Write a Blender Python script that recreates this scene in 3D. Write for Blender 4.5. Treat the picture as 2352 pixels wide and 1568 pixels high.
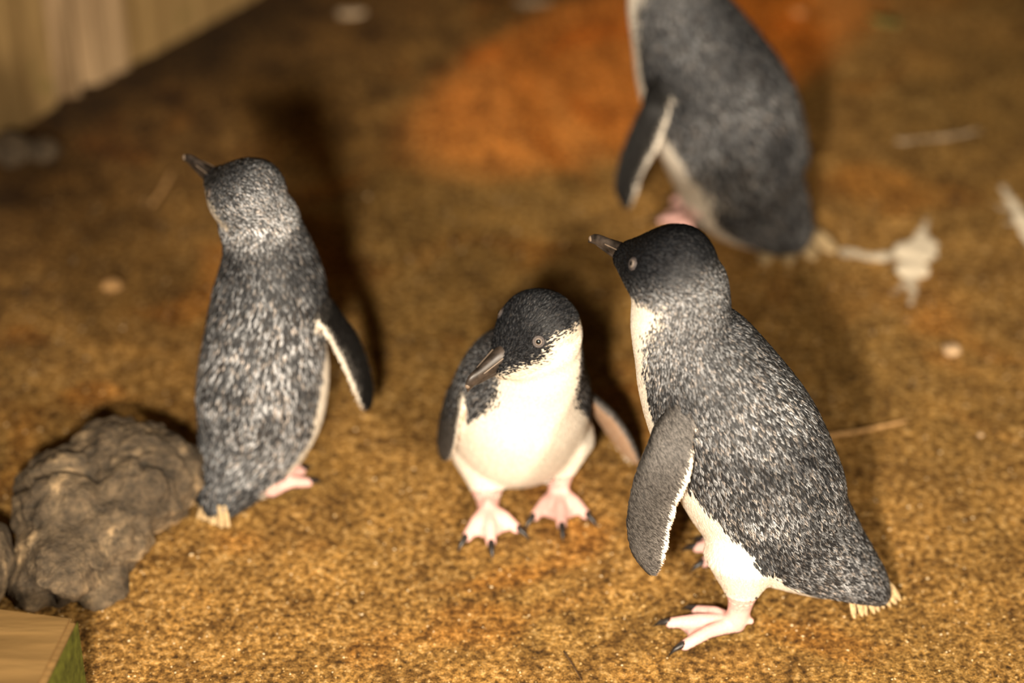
import bpy, bmesh, math, random
import numpy as np
from mathutils import Vector, noise
from mathutils.kdtree import KDTree
from mathutils.bvhtree import BVHTree

for o in list(bpy.data.objects):
    bpy.data.objects.remove(o)
scene = bpy.context.scene
COL = scene.collection
rng = np.random.default_rng(7)
random.seed(7)

# ------------------------------------------------------------------ camera
W, H = 2352, 1568
PITCH = math.radians(36.0)
CAM = np.array([0.0, 0.0, 1.167])
FPX = 85.0 / 36.0 * W
cam_d = bpy.data.cameras.new('camera')
cam_d.lens = 85.0
cam_d.sensor_width = 36.0
cam_d.sensor_fit = 'HORIZONTAL'
cam_d.clip_start = 0.05
cam_d.dof.use_dof = True
cam_d.dof.focus_distance = 1.63
cam_d.dof.aperture_fstop = 2.1
cam = bpy.data.objects.new('camera', cam_d)
cam.location = CAM
cam.rotation_euler = (math.pi / 2 - PITCH, 0, 0)
COL.objects.link(cam)
scene.camera = cam

# ------------------------------------------------------------------ picture point -> place
cp, sp_ = math.cos(PITCH), math.sin(PITCH)
UP = np.array([0.0, 0.0, 1.0])


def ray(px, py):
    x = (px - W / 2) / FPX
    y = (H / 2 - py) / FPX
    return np.array([x, y * sp_ + cp, y * cp - sp_])


def on_ground(px, py, z=0.0):
    d = ray(px, py)
    return CAM + d * ((z - CAM[2]) / d[2])


def at_y(px, py, Y):
    d = ray(px, py)
    return CAM + d * ((Y - CAM[1]) / d[1])


def on_plane(px, py, p, n):
    d = ray(px, py)
    return CAM + d * (np.dot(p - CAM, n) / np.dot(d, n))


def scale_at(p):
    v = p - CAM
    return FPX / (v[1] * cp - v[2] * sp_)


def unit(v):
    v = np.asarray(v, float)
    return v / (np.linalg.norm(v) + 1e-12)


# ------------------------------------------------------------------ world, lamps, exposure
world = bpy.data.worlds.new('night')
scene.world = world
world.use_nodes = True
bg = world.node_tree.nodes['Background']
bg.inputs[0].default_value = (1.0, 0.62, 0.32, 1)
bg.inputs[1].default_value = 0.022


def lamp(name, loc, target, power, color, radius, size, blend):
    d = bpy.data.lights.new(name, 'SPOT')
    d.energy = power
    d.color = color
    d.shadow_soft_size = radius
    d.spot_size = math.radians(size)
    d.spot_blend = blend
    o = bpy.data.objects.new(name, d)
    o.location = loc
    o.rotation_euler = (Vector(target) - Vector(loc)).to_track_quat('-Z', 'Y').to_euler()
    COL.objects.link(o)
    return o


# the low warm-white path lamp in front of the birds
key = lamp('path_lamp', (-0.14, 0.08, 0.90), (0.10, 1.25, 0.0), 150.0, (1.0, 0.86, 0.69), 0.05, 70, 1.0)
# its weaker neighbour further along the path
key2 = lamp('second_path_lamp', (0.62, 0.12, 0.80), (0.02, 1.32, 0.0), 80.0, (1.0, 0.85, 0.66), 0.05, 70, 1.0)
# a distant amber lamp whose beam rakes the ground behind
AMB_T = on_ground(1440, 150)
AMB_D = unit(on_ground(1750, 0) - on_ground(950, 380))
amber = lamp('amber_lamp', AMB_T - AMB_D * 2.0 + np.array([0, 0, 1.05]), AMB_T, 270.0, (1.0, 0.36, 0.05), 0.02, 7.2, 0.25)

scene.view_settings.view_transform = 'Standard'
scene.view_settings.look = 'None'
scene.view_settings.gamma = 1.0
scene.view_settings.use_curve_mapping = False
scene.view_settings.exposure = 0.42

# ------------------------------------------------------------------ helpers
def sstep(a, b, x):
    t = np.clip((x - a) / (b - a + 1e-12), 0, 1)
    return t * t * (3 - 2 * t)


def link_mesh(name, verts, faces, mat, parent=None, origin=None, smooth=True):
    verts = np.asarray(verts, float)
    if origin is None:
        origin = np.array(parent.location) if parent is not None and parent.parent is None else np.zeros(3)
    me = bpy.data.meshes.new(name)
    me.from_pydata((verts - origin).tolist(), [], faces if isinstance(faces, list) else faces.tolist())
    me.update()
    if smooth:
        me.polygons.foreach_set('use_smooth', [True] * len(me.polygons))
    if mat:
        me.materials.append(mat)
    o = bpy.data.objects.new(name, me)
    COL.objects.link(o)
    if parent is not None:
        o.parent = parent
    return o


def tag(o, label=None, cat=None, group=None, kind=None):
    if label: o['label'] = label
    if cat: o['category'] = cat
    if group: o['group'] = group
    if kind: o['kind'] = kind
    return o


def empty(name, loc):
    o = bpy.data.objects.new(name, None)
    o.location = loc
    o.empty_display_size = 0.05
    COL.objects.link(o)
    return o


# ------------------------------------------------------------------ materials
class NT:
    def __init__(self, name):
        self.m = bpy.data.materials.new(name)
        self.m.use_nodes = True
        self.t = self.m.node_tree
        self.n = self.t.nodes
        self.b = self.n['Principled BSDF']

    def add(self, typ, **kw):
        nd = self.n.new(typ)
        for k, v in kw.items():
            if k.startswith('i_'):
                nd.inputs[k[2:].replace('_', ' ')].default_value = v
            else:
                setattr(nd, k, v)
        return nd

    def link(self, a, b):
        self.t.links.new(a, b)

    def ramp(self, fac, stops):
        r = self.n.new('ShaderNodeValToRGB')
        e = r.color_ramp.elements
        while len(e) < len(stops):
            e.new(0.5)
        for i, (p, c) in enumerate(stops):
            e[i].position = p
            e[i].color = (*c, 1) if len(c) == 3 else c
        self.link(fac, r.inputs[0])
        return r

    def mix(self, fac, a, b, mode='MIX'):
        m = self.n.new('ShaderNodeMix')
        m.data_type = 'RGBA'
        m.blend_type = mode
        for sock, v in ((m.inputs[0], fac), (m.inputs[6], a), (m.inputs[7], b)):
            if hasattr(v, 'links'):
                self.link(v, sock)
            else:
                sock.default_value = v if isinstance(v, float) else (*v, 1)
        return m.outputs[2]

    def noise(self, vec, scale, detail=4, rough=0.55, dist=0.0):
        nd = self.add('ShaderNodeTexNoise', i_Scale=scale, i_Detail=detail, i_Roughness=rough, i_Distortion=dist)
        self.link(vec, nd.inputs['Vector'])
        return nd.outputs['Fac']

    def bump(self, height, strength, dist, normal=None):
        b = self.add('ShaderNodeBump', i_Strength=strength, i_Distance=dist)
        self.link(height, b.inputs['Height'])
        if normal is not None:
            self.link(normal, b.inputs['Normal'])
        return b.outputs[0]


def plain(name, color, rough=0.5, spec=0.4, nscale=200.0, var=0.25, bump=0.0):
    k = NT(name)
    tc = k.add('ShaderNodeTexCoord').outputs['Object']
    n = k.noise(tc, nscale)
    c = np.array(color)
    r = k.ramp(n, [(0.3, tuple(c * (1 - var))), (0.7, tuple(np.minimum(c * (1 + var), 1)))])
    k.link(r.outputs[0], k.b.inputs['Base Color'])
    k.b.inputs['Roughness'].default_value = rough
    k.b.inputs['Specular IOR Level'].default_value = spec
    if bump:
        k.link(k.bump(n, bump, 0.002), k.b.inputs['Normal'])
    return k.m


# wall line on the ground (needed for the shade painted along its foot)
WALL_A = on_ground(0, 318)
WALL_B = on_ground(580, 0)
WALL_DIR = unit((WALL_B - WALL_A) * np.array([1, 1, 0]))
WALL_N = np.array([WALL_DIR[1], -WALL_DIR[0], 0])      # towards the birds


def soil_material():
    k = NT('soil')
    tc = k.add('ShaderNodeTexCoord').outputs['Object']
    big = k.noise(tc, 3.2, 3, 0.5, 0.6)
    mid = k.noise(tc, 26.0, 5, 0.6, 0.3)
    fine = k.noise(tc, 190.0, 6, 0.68)
    grit = k.noise(tc, 520.0, 3, 0.6)
    a = k.ramp(fine, [(0.33, (0.060, 0.028, 0.005)), (0.44, (0.25, 0.128, 0.028)),
                      (0.56, (0.55, 0.310, 0.085)), (0.68, (0.88, 0.58, 0.25))])
    b = k.ramp(grit, [(0.35, (0.45, 0.42, 0.38)), (0.5, (1, 1, 1)), (0.68, (1.5, 1.42, 1.25))])
    c = k.mix(0.75, a.outputs[0], b.outputs[0], 'MULTIPLY')
    m = k.ramp(mid, [(0.32, (0.42, 0.37, 0.28)), (0.5, (0.92, 0.91, 0.88)), (0.70, (1.3, 1.26, 1.18))])
    c = k.mix(0.8, c, m.outputs[0], 'MULTIPLY')
    bb = k.ramp(big, [(0.35, (0.72, 0.74, 0.66)), (0.62, (1.1, 1.06, 1.0))])
    c = k.mix(0.8, c, bb.outputs[0], 'MULTIPLY')
    # ochre blotches in the soil colour, standing in for small orange light spots
    och = k.noise(tc, 5.5, 2, 0.5, 1.2)
    om = k.ramp(och, [(0.56, (0, 0, 0)), (0.66, (1, 1, 1))])
    oc = k.mix(1.0, c, (1.08, 0.88, 0.62), 'MULTIPLY')
    c = k.mix(om.outputs[0], c, oc)
    # shade along the foot of the boards, painted into the soil colour
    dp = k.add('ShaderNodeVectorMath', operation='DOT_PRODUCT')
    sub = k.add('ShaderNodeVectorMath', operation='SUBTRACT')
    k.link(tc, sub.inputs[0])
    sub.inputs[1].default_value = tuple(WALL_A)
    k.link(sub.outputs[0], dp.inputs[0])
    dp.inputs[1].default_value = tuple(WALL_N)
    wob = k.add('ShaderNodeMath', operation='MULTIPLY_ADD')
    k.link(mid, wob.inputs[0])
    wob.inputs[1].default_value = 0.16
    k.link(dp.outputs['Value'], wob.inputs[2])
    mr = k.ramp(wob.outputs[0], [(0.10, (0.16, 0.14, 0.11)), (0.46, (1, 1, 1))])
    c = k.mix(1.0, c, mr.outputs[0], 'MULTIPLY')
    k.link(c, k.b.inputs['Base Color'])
    k.b.inputs['Roughness'].default_value = 0.85
    k.b.inputs['Specular IOR Level'].default_value = 0.25
    n1 = k.bump(fine, 0.9, 0.006)
    n2 = k.bump(grit, 0.7, 0.0025, n1)
    k.link(n2, k.b.inputs['Normal'])
    return k.m


def wood_material(name, dark, light, axis='Z', scale=1.0, moss=0.0):
    k = NT(name)
    tc = k.add('ShaderNodeTexCoord').outputs['Object']
    mp = k.add('ShaderNodeMapping')
    s = {'X': (3, 45, 45), 'Y': (45, 3, 45), 'Z': (45, 45, 3)}[axis]
    mp.inputs['Scale'].default_value = tuple(v * scale for v in s)
    k.link(tc, mp.inputs[0])
    g = k.noise(mp.outputs[0], 1.0, 6, 0.6, 0.8)
    f = k.noise(mp.outputs[0], 5.0, 4, 0.6)
    r = k.ramp(g, [(0.28, dark), (0.5, tuple((np.array(dark) + np.array(light)) / 2)), (0.72, light)])
    r2 = k.ramp(f, [(0.3, (0.75, 0.74, 0.7)), (0.7, (1.15, 1.12, 1.08))])
    c = k.mix(0.8, r.outputs[0], r2.outputs[0], 'MULTIPLY')
    if moss:
        mn = k.noise(tc, 14.0, 4, 0.6)
        mm = k.ramp(mn, [(0.62 - moss, (0, 0, 0)), (0.74 - moss, (1, 1, 1))])
        c = k.mix(mm.outputs[0], c, (0.085, 0.095, 0.012))
    k.link(c, k.b.inputs['Base Color'])
    k.b.inputs['Roughness'].default_value = 0.8
    k.b.inputs['Specular IOR Level'].default_value = 0.2
    k.link(k.bump(g, 0.6, 0.004), k.b.inputs['Normal'])
    return k.m


def attr_material(name, rough, spec, nscale, var, bump_d=0.0, sheen=0.0, sss=0.0):
    k = NT(name)
    at = k.add('ShaderNodeAttribute', attribute_name='Col')
    tc = k.add('ShaderNodeTexCoord').outputs['Object']
    n = k.noise(tc, nscale, 4, 0.6)
    r = k.ramp(n, [(0.3, (1 - var,) * 3), (0.7, (1 + var,) * 3)])
    c = k.mix(1.0, at.outputs['Color'], r.outputs[0], 'MULTIPLY')
    k.link(c, k.b.inputs['Base Color'])
    k.b.inputs['Roughness'].default_value = rough
    k.b.inputs['Specular IOR Level'].default_value = spec
    if sheen:
        k.b.inputs['Sheen Weight'].default_value = sheen
    if bump_d:
        k.link(k.bump(n, 0.5, bump_d), k.b.inputs['Normal'])
    return k.m


M = {
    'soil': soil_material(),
    'skin': attr_material('penguin_skin_and_down', 0.6, 0.3, 700.0, 0.14, 0.0008),
    'feather': attr_material('penguin_feathers', 0.52, 0.18, 900.0, 0.22),
    'bill': plain('bill_horn', (0.036, 0.027, 0.021), 0.42, 0.45, 160.0, 0.7),
    'bill_pale': plain('bill_pale_horn', (0.22, 0.165, 0.12), 0.35, 0.5, 200.0, 0.3),
    'iris': plain('iris_silver', (0.20, 0.165, 0.14), 0.15, 0.7, 900.0, 0.3),
    'pupil': plain('pupil_black', (0.004, 0.004, 0.004), 0.05, 0.8, 100.0, 0.1),
    'lid': plain('eyelid_skin', (0.06, 0.05, 0.048), 0.6, 0.4, 900.0, 0.4),
    'claw': plain('claw_horn', (0.022, 0.018, 0.016), 0.4, 0.5, 300.0, 0.5),
    'tail': plain('tail_quill', (0.50, 0.36, 0.19), 0.6, 0.3, 500.0, 0.35),
    'guano': plain('guano', (0.78, 0.69, 0.55), 0.75, 0.3, 55.0, 0.38, 0.4),
    'guano_dull': plain('thin_guano', (0.52, 0.40, 0.26), 0.8, 0.2, 90.0, 0.3, 0.4),
    'twig': plain('twig_bark', (0.40, 0.23, 0.09), 0.8, 0.2, 300.0, 0.4, 0.4),
    'darktwig': plain('dark_twig_bark', (0.07, 0.04, 0.02), 0.8, 0.2, 300.0, 0.4, 0.4),
    'leaf': plain('leaf_green', (0.30, 0.30, 0.09), 0.6, 0.3, 120.0, 0.3),
    'pebble': plain('pebble_pale', (0.50, 0.34, 0.19), 0.8, 0.3, 200.0, 0.3, 0.4),
    'wood_wall': wood_material('wall_board_wood', (0.13, 0.077, 0.026), (0.36, 0.24, 0.10), 'Z', 1.0, 0.02),
    'wood_grey': wood_material('weathered_board_wood', (0.12, 0.074, 0.034), (0.46, 0.32, 0.18), 'Z', 1.0),
    'wood_beam': wood_material('beam_wood', (0.12, 0.068, 0.021), (0.25, 0.150, 0.053), 'X', 1.0),
    'moss': plain('green_algae', (0.075, 0.078, 0.010), 0.9, 0.15, 130.0, 0.5, 0.5),
}


def guano_material(name, color, thick):
    k = NT(name)
    tc = k.add('ShaderNodeTexCoord').outputs['Object']
    n = k.noise(tc, 60.0, 4, 0.6)
    c = np.array(color)
    r = k.ramp(n, [(0.35, tuple(c * 0.72)), (0.6, tuple(np.minimum(c * 1.08, 1)))])
    k.link(r.outputs[0], k.b.inputs['Base Color'])
    k.b.inputs['Roughness'].default_value = 0.8
    sep = k.add('ShaderNodeSeparateXYZ')
    k.link(tc, sep.inputs[0])
    ma = k.add('ShaderNodeMath', operation='MULTIPLY_ADD')
    k.link(sep.outputs[2], ma.inputs[0])
    ma.inputs[1].default_value = 1.0 / thick
    sc = k.add('ShaderNodeMath', operation='MULTIPLY_ADD')
    k.link(n, sc.inputs[0])
    sc.inputs[1].default_value = 1.3
    sc.inputs[2].default_value = -0.75
    k.link(sc.outputs[0], ma.inputs[2])
    al = k.ramp(ma.outputs[0], [(0.12, (0, 0, 0)), (0.85, (1, 1, 1))])
    k.link(al.outputs[0], k.b.inputs['Alpha'])
    return k.m


M['guano'] = guano_material('guano_wash', (0.92, 0.80, 0.60), 0.0019)
M['guano_dull'] = guano_material('thin_guano_wash', (0.62, 0.48, 0.32), 0.0016)


def rock_material():
    k = NT('rock')
    tc = k.add('ShaderNodeTexCoord').outputs['Object']
    a = k.noise(tc, 30.0, 6, 0.6, 0.4)
    f = k.noise(tc, 160.0, 5, 0.65)
    r = k.ramp(a, [(0.34, (0.035, 0.024, 0.012)), (0.46, (0.085, 0.061, 0.036)), (0.57, (0.145, 0.105, 0.062)), (0.69, (0.42, 0.30, 0.17))])
    r2 = k.ramp(f, [(0.32, (0.35, 0.35, 0.32)), (0.68, (1.5, 1.42, 1.3))])
    c = k.mix(0.85, r.outputs[0], r2.outputs[0], 'MULTIPLY')
    k.link(c, k.b.inputs['Base Color'])
    k.b.inputs['Roughness'].default_value = 0.8
    k.link(k.bump(f, 0.8, 0.006), k.b.inputs['Normal'])
    return k.m


M['rock'] = rock_material()

# ------------------------------------------------------------------ ground
GX0, GX1, GY0, GY1 = -2.6, 2.6, -0.6, 4.4


def ground_z(x, y):
    return (noise.noise(Vector((x * 7, y * 7, 0.3))) * 0.0016 +
            noise.noise(Vector((x * 31, y * 31, 4.0))) * 0.0010)


nx, ny = 260, 250
gv = []
for j in range(ny):
    for i in range(nx):
        x = GX0 + (GX1 - GX0) * i / (nx - 1)
        y = GY0 + (GY1 - GY0) * j / (ny - 1)
        gv.append((x, y, ground_z(x, y) - 0.0010))
gf = [(j * nx + i, j * nx + i + 1, (j + 1) * nx + i + 1, (j + 1) * nx + i) for j in range(ny - 1) for i in range(nx - 1)]
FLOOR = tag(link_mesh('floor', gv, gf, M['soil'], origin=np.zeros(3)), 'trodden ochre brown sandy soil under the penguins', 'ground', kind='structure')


# ------------------------------------------------------------------ wooden wall of upright boards
def board_mesh(w, h, t, ridges=0, seed=0):
    """upright board: x along wall, y depth (front at 0, towards -y), z up; front surface slightly cupped"""
    n, mz = 14 if ridges else 6, 8
    rr = random.Random(seed)
    ph = [rr.uniform(0, 6.28) for _ in range(4)]
    v = []
    for k in range(mz + 1):
        z = h * k / mz
        for i in range(n + 1):
            x = w * i / n
            e = 0.004 if i in (0, n) else 0.0
            d = 0.0
            if ridges:
                d = 0.006 * math.sin(i / n * math.pi * 2 * ridges + ph[0] + 0.6 * math.sin(z * 9 + ph[1]))
            v.append((x, e + d + 0.0012 * math.sin(z * 14 + ph[2]), z))
    nf = len(v)
    for k in range(mz + 1):
        z = h * k / mz
        for i in (0, n):
            v.append((w * i / n, t, z))
    f = []
    for k in range(mz):
        for i in range(n):
            a = k * (n + 1) + i
            f.append((a, a + 1, a + n + 2, a + n + 1))
        b = nf + 2 * k
        f.append((k * (n + 1), (k + 1) * (n + 1), b + 2, b))
        f.append((k * (n + 1) + n, b + 1, b + 3, (k + 1) * (n + 1) + n))
        f.append((b, b + 2, b + 3, b + 1))
    f.append(tuple(range(n, -1, -1)) + (nf, nf + 1))
    top = mz * (n + 1)
    f.append(tuple(range(top, top + n + 1)) + (nf + 2 * mz + 1, nf + 2 * mz))
    return np.array(v, float), f


wall = empty('wall_back', WALL_A * np.array([1, 1, 0]))
tag(wall, 'wall of weathered upright wooden boards standing on the soil', 'wall', kind='structure')
stops_px = [-900, -420, 138, 293, 640, 1000]
cuts = []
for px in stops_px:
    # where the board joint meets the wall line
    py = 318 - (px / 580.0) * 318
    cuts.append(np.dot(on_ground(px, py) - WALL_A, WALL_DIR))
BACK = -WALL_N
for i in range(len(cuts) - 1):
    s0, s1 = cuts[i], cuts[i + 1]
    ridged = (i == 2)
    bv, bf = board_mesh(s1 - s0 - 0.004, 0.62, 0.03, 3 if ridged else 0, i)
    off = 0.005 if ridged else (0.0 if i % 2 else 0.004)
    Pw = WALL_A + WALL_DIR * (s0 + 0.002) + BACK * off
    Pw[2] = -0.004
    wv = Pw + bv[:, :1] * WALL_DIR + bv[:, 1:2] * BACK + bv[:, 2:3] * UP
    link_mesh('plank', wv, bf, M['wood_grey'] if ridged else M['wood_wall'], wall, smooth=False)
# board ends: battens over the joints give the pale upright edges
for px, wd in ((238, 0.016), (278, 0.014)):
    s = np.dot(on_ground(px, 318 - px / 580 * 318) - WALL_A, WALL_DIR)
    bv, bf = board_mesh(wd, 0.62, 0.02, 0, 9)
    Pw = WALL_A + WALL_DIR * s + WALL_N * 0.001
    Pw[2] = -0.004
    wv = Pw + bv[:, :1] * WALL_DIR + bv[:, 1:2] * BACK + bv[:, 2:3] * UP
    link_mesh('batten', wv, bf, M['wood_grey'], wall, smooth=False)

# ------------------------------------------------------------------ wooden beam, front left corner
bz = 0.10
c1 = on_ground(175, 1413, bz)
c0 = on_ground(0, 1390, bz)
c2 = on_ground(105, 1568, bz)
dx = unit(c0 - c1)
dy = unit(c2 - c1)
dy = unit(dy - dx * np.dot(dx, dy))
L1, L2 = 0.42, 0.30
beam = empty('wooden_beam', (c1[0], c1[1], 0))
tag(beam, 'sawn wooden beam with green algae on its side, in front of the rock', 'beam')


def hexa(o, a, b, c, bev=0.003):
    bm = bmesh.new()
    vs = [bm.verts.new(o + a * i + b * j + c * k) for k in (0, 1) for j in (0, 1) for i in (0, 1)]
    for f in ((0, 2, 3, 1), (4, 5, 7, 6), (0, 1, 5, 4), (2, 6, 7, 3), (0, 4, 6, 2), (1, 3, 7, 5)):
        bm.faces.new([vs[i] for i in f])
    bmesh.ops.recalc_face_normals(bm, faces=bm.faces)
    bmesh.ops.bevel(bm, geom=list(bm.edges), offset=bev, segments=2, affect='EDGES')
    v = np.array([x.co[:] for x in bm.verts])
    bm.verts.index_update()
    f = [tuple(x.index for x in fc.verts) for fc in bm.faces]
    bm.free()
    return v, f


bo = np.array([c1[0], c1[1], -0.003])
v, f = hexa(bo, dx * L1, dy * L2, UP * (bz + 0.003), 0.0035)
link_mesh('timber', v, f, M['wood_beam'], beam, smooth=False)
# algae skin on the shaded side: thin lumpy layer
ns = 30
av, af = [], []
for k in range(13):
    for i in range(ns + 1):
        s, z = i / ns * L2, (k / 12) * (bz - 0.004)
        edge = min(1.0, 6 * (i / ns), 6 * (1 - i / ns), 5 * k / 12 + 0.2, 5 * (1 - k / 12))
        th = 0.0004 + edge * (0.0014 + 0.001 * noise.noise(Vector((s * 90, z * 90, 3))))
        av.append(bo + dy * s + UP * (z + 0.002) - dx * th)
for k in range(12):
    for i in range(ns):
        a = k * (ns + 1) + i
        af.append((a, a + 1, a + ns + 2, a + ns + 1))
link_mesh('algae_layer', av, af, M['moss'], beam)


# ------------------------------------------------------------------ meshes from unions of closed shapes
def union_mesh(parts, voxel, smooth_it):
    """parts: list of (verts, faces). One continuous surface by voxel remeshing."""
    V, F, n = [], [], 0
    for v, f in parts:
        V.append(v)
        F += [tuple(i + n for i in q) for q in f]
        n += len(v)
    V = np.vstack(V)
    me = bpy.data.meshes.new('tmp')
    me.from_pydata(V.tolist(), [], F)
    o = bpy.data.objects.new('tmp', me)
    COL.objects.link(o)
    m = o.modifiers.new('r', 'REMESH')
    m.mode = 'VOXEL'
    m.voxel_size = voxel
    m.use_smooth_shade = True
    s = o.modifiers.new('s', 'SMOOTH')
    s.factor = 0.5
    s.iterations = smooth_it
    dg = bpy.context.evaluated_depsgraph_get()
    ev = o.evaluated_get(dg)
    em = ev.to_mesh()
    nv = len(em.vertices)
    co = np.empty(nv * 3)
    em.vertices.foreach_get('co', co)
    em.calc_loop_triangles()
    tri = np.empty(len(em.loop_triangles) * 3, int)
    em.loop_triangles.foreach_get('vertices', tri)
    faces = [tuple(p.vertices) for p in em.polygons]
    ev.to_mesh_clear()
    bpy.data.objects.remove(o)
    bpy.data.meshes.remove(me)
    return co.reshape(-1, 3), faces, tri.reshape(-1, 3)


def loft(rings):
    """rings: list of (k,3) arrays -> closed mesh"""
    k = len(rings[0])
    v = np.vstack(rings + [rings[0].mean(0)[None], rings[-1].mean(0)[None]])
    n = len(rings)
    f = []
    for r in range(n - 1):
        for i in range(k):
            j = (i + 1) % k
            f.append((r * k + i, r * k + j, (r + 1) * k + j, (r + 1) * k + i))
    for i in range(k):
        j = (i + 1) % k
        f.append((n * k, j, i))
        f.append((n * k + 1, (n - 1) * k + i, (n - 1) * k + j))
    return v, f


def catmull(arr, sub):
    a = np.asarray(arr, float)
    ext = np.vstack([2 * a[0] - a[1], a, 2 * a[-1] - a[-2]])
    out = []
    for i in range(len(a) - 1):
        p0, p1, p2, p3 = ext[i:i + 4]
        for s in range(sub):
            t = s / sub
            out.append(0.5 * (2 * p1 + (p2 - p0) * t + (2 * p0 - 5 * p1 + 4 * p2 - p3) * t * t + (3 * p1 - p0 - 3 * p2 + p3) * t ** 3))
    out.append(a[-1])
    return np.array(out)


def rock(name, lobes, label, group=None, seed=0, amp=1.0, vox=0.0022):
    parts = []
    for c, r in lobes:
        bm = bmesh.new()
        bmesh.ops.create_icosphere(bm, subdivisions=4, radius=1)
        v = np.array([x.co[:] for x in bm.verts]) * r + c
        bm.verts.index_update()
        f = [tuple(x.index for x in q.verts) for q in bm.faces]
        bm.free()
        parts.append((v, f))
    v, f, t = union_mesh(parts, vox, 16)
    # displacement along the direction from the middle
    mid = v.mean(0)
    out = v.copy()
    for i, p in enumerate(v):
        q = Vector(p)
        d = 0.007 * noise.fractal(q * 26 + Vector((seed, 0, 0)), 0.8, 2.1, 5) + 0.0035 * noise.noise(q * 110)
        c = noise.noise(q * 17 + Vector((5, seed, 1)))
        crack = -0.015 * max(0, 1 - abs(c) * 8) * max(0, min(1, 0.5 + 3 * noise.noise(q * 9 + Vector((seed, 2, 9)))))
        out[i] = p + unit(p - mid) * (d + crack) * amp
    base = np.array([mid[0], mid[1], 0.0])
    o = link_mesh(name, out, f, M['rock'], origin=base)
    o.location = base
    tag(o, label, 'rock', group)
    return o


def lobe(px, py, z, r):
    return (on_ground(px, py, z), np.array(r))


rock('rock', [lobe(295, 1100, 0.030, (0.056, 0.052, 0.040)), lobe(180, 1150, 0.026, (0.050, 0.052, 0.038)),
              lobe(372, 1090, 0.020, (0.028, 0.036, 0.028)), lobe(235, 1200, 0.020, (0.042, 0.050, 0.032)), lobe(160, 1270, 0.016, (0.040, 0.050, 0.028)),
              lobe(250, 1290, 0.010, (0.020, 0.026, 0.020)), lobe(110, 1335, 0.006, (0.030, 0.030, 0.018)),
              lobe(205, 1350, 0.001, (0.030, 0.024, 0.010))],
     'lumpy cracked grey brown rock beside the penguin with its back turned', seed=3)
rock('rock', [lobe(-55, 1290, 0.02, (0.026, 0.04, 0.034))], 'small grey rock in the shade beyond the wooden beam', seed=8, amp=0.5)
rock('stone', [lobe(22, 345, 0.012, (0.020, 0.018, 0.016))], 'pale grey stone lying at the foot of the board wall', seed=11, amp=0.35, vox=0.002)
rock('stone', [lobe(100, 345, 0.008, (0.018, 0.016, 0.012))], 'brownish flat stone lying at the foot of the board wall', seed=13, amp=0.35, vox=0.002)

# ------------------------------------------------------------------ penguins
K = 40
PHI = np.linspace(0, 2 * math.pi, K, endpoint=False)
PHIS = np.abs(((PHI + math.pi) % (2 * math.pi)) - math.pi)     # 0 = back, pi = belly

DARK = np.array([0.0050, 0.0058, 0.0078])
MIDG = np.array([0.335, 0.342, 0.352])
WHITE = np.array([0.79, 0.72, 0.61])
PINK = np.array([0.80, 0.47, 0.42])


class Prims:
    """closed shapes plus, for every vertex, what it is: kind, whiteness, feather flow, feather length, tone"""
    def __init__(self):
        self.parts, self.kind, self.white, self.flow, self.size, self.tone = [], [], [], [], [], []

    def add(self, vf, kind, white, flow, size, tone=1.0):
        v, f = vf
        n = len(v)
        self.parts.append((v, f))
        self.kind.append(np.full(n, kind))
        self.white.append(np.broadcast_to(np.asarray(white, float), (n,)).copy())
        fl = np.asarray(flow, float)
        self.flow.append(np.broadcast_to(fl, (n, 3)).copy())
        self.size.append(np.broadcast_to(np.asarray(size, float), (n,)).copy())
        self.tone.append(np.broadcast_to(np.asarray(tone, float), (n,)).copy())


def add_body(P, rings, Lvec, sub=6):
    """rings: (centre, half width, half depth, white threshold deg, feather size, tone)"""
    arr = np.array([[*c, a, b, t, s, tn] for c, a, b, t, s, tn in rings])
    A = catmull(arr, sub)
    C = A[:, :3]
    T = np.gradient(C, axis=0)
    T = T / np.linalg.norm(T, axis=1)[:, None]
    R, wh, fl, sz, tn = [], [], [], [], []
    for i in range(len(A)):
        t = T[i]
        L = unit(Lvec - t * np.dot(Lvec, t))
        D = np.cross(t, L)
        a, b = max(A[i, 3], 0.002), max(A[i, 4], 0.002)
        R.append(C[i] + a * np.sin(PHI)[:, None] * L + b * np.cos(PHI)[:, None] * D)
        th = math.radians(A[i, 5])
        bw = 0.10 if A[i, 6] > 0.0072 else (0.28 if A[i, 6] > 0.0051 else 0.45)
        wh.append(sstep(th - bw, th + bw, PHIS))
        fl.append(np.repeat(-t[None], K, 0))
        sz.append(np.full(K, A[i, 6] * 0.76))
        tn.append(np.full(K, A[i, 7]))
    v, f = loft(R)
    def cap(x, e0, e1):
        return np.concatenate([np.concatenate(x), [e0, e1]])
    P.add((v, f), 0, cap(wh, wh[0].mean(), wh[-1].mean()),
          np.vstack(fl + [fl[0][:1], fl[-1][:1]]), cap(sz, A[0, 6], A[-1, 6]), cap(tn, A[0, 7], A[-1, 7]))


HEADPROF = [(-1.02, 0.02, 0.10, 0.10), (-0.92, 0.02, 0.42, 0.42), (-0.70, 0.02, 0.72, 0.73), (-0.35, 0.02, 0.94, 0.95),
            (0.0, 0.02, 1.0, 0.98), (0.35, -0.02, 0.93, 0.88), (0.68, -0.10, 0.72, 0.69), (0.95, -0.17, 0.50, 0.47),
            (1.18, -0.21, 0.34, 0.31), (1.32, -0.23, 0.26, 0.21)]


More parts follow.
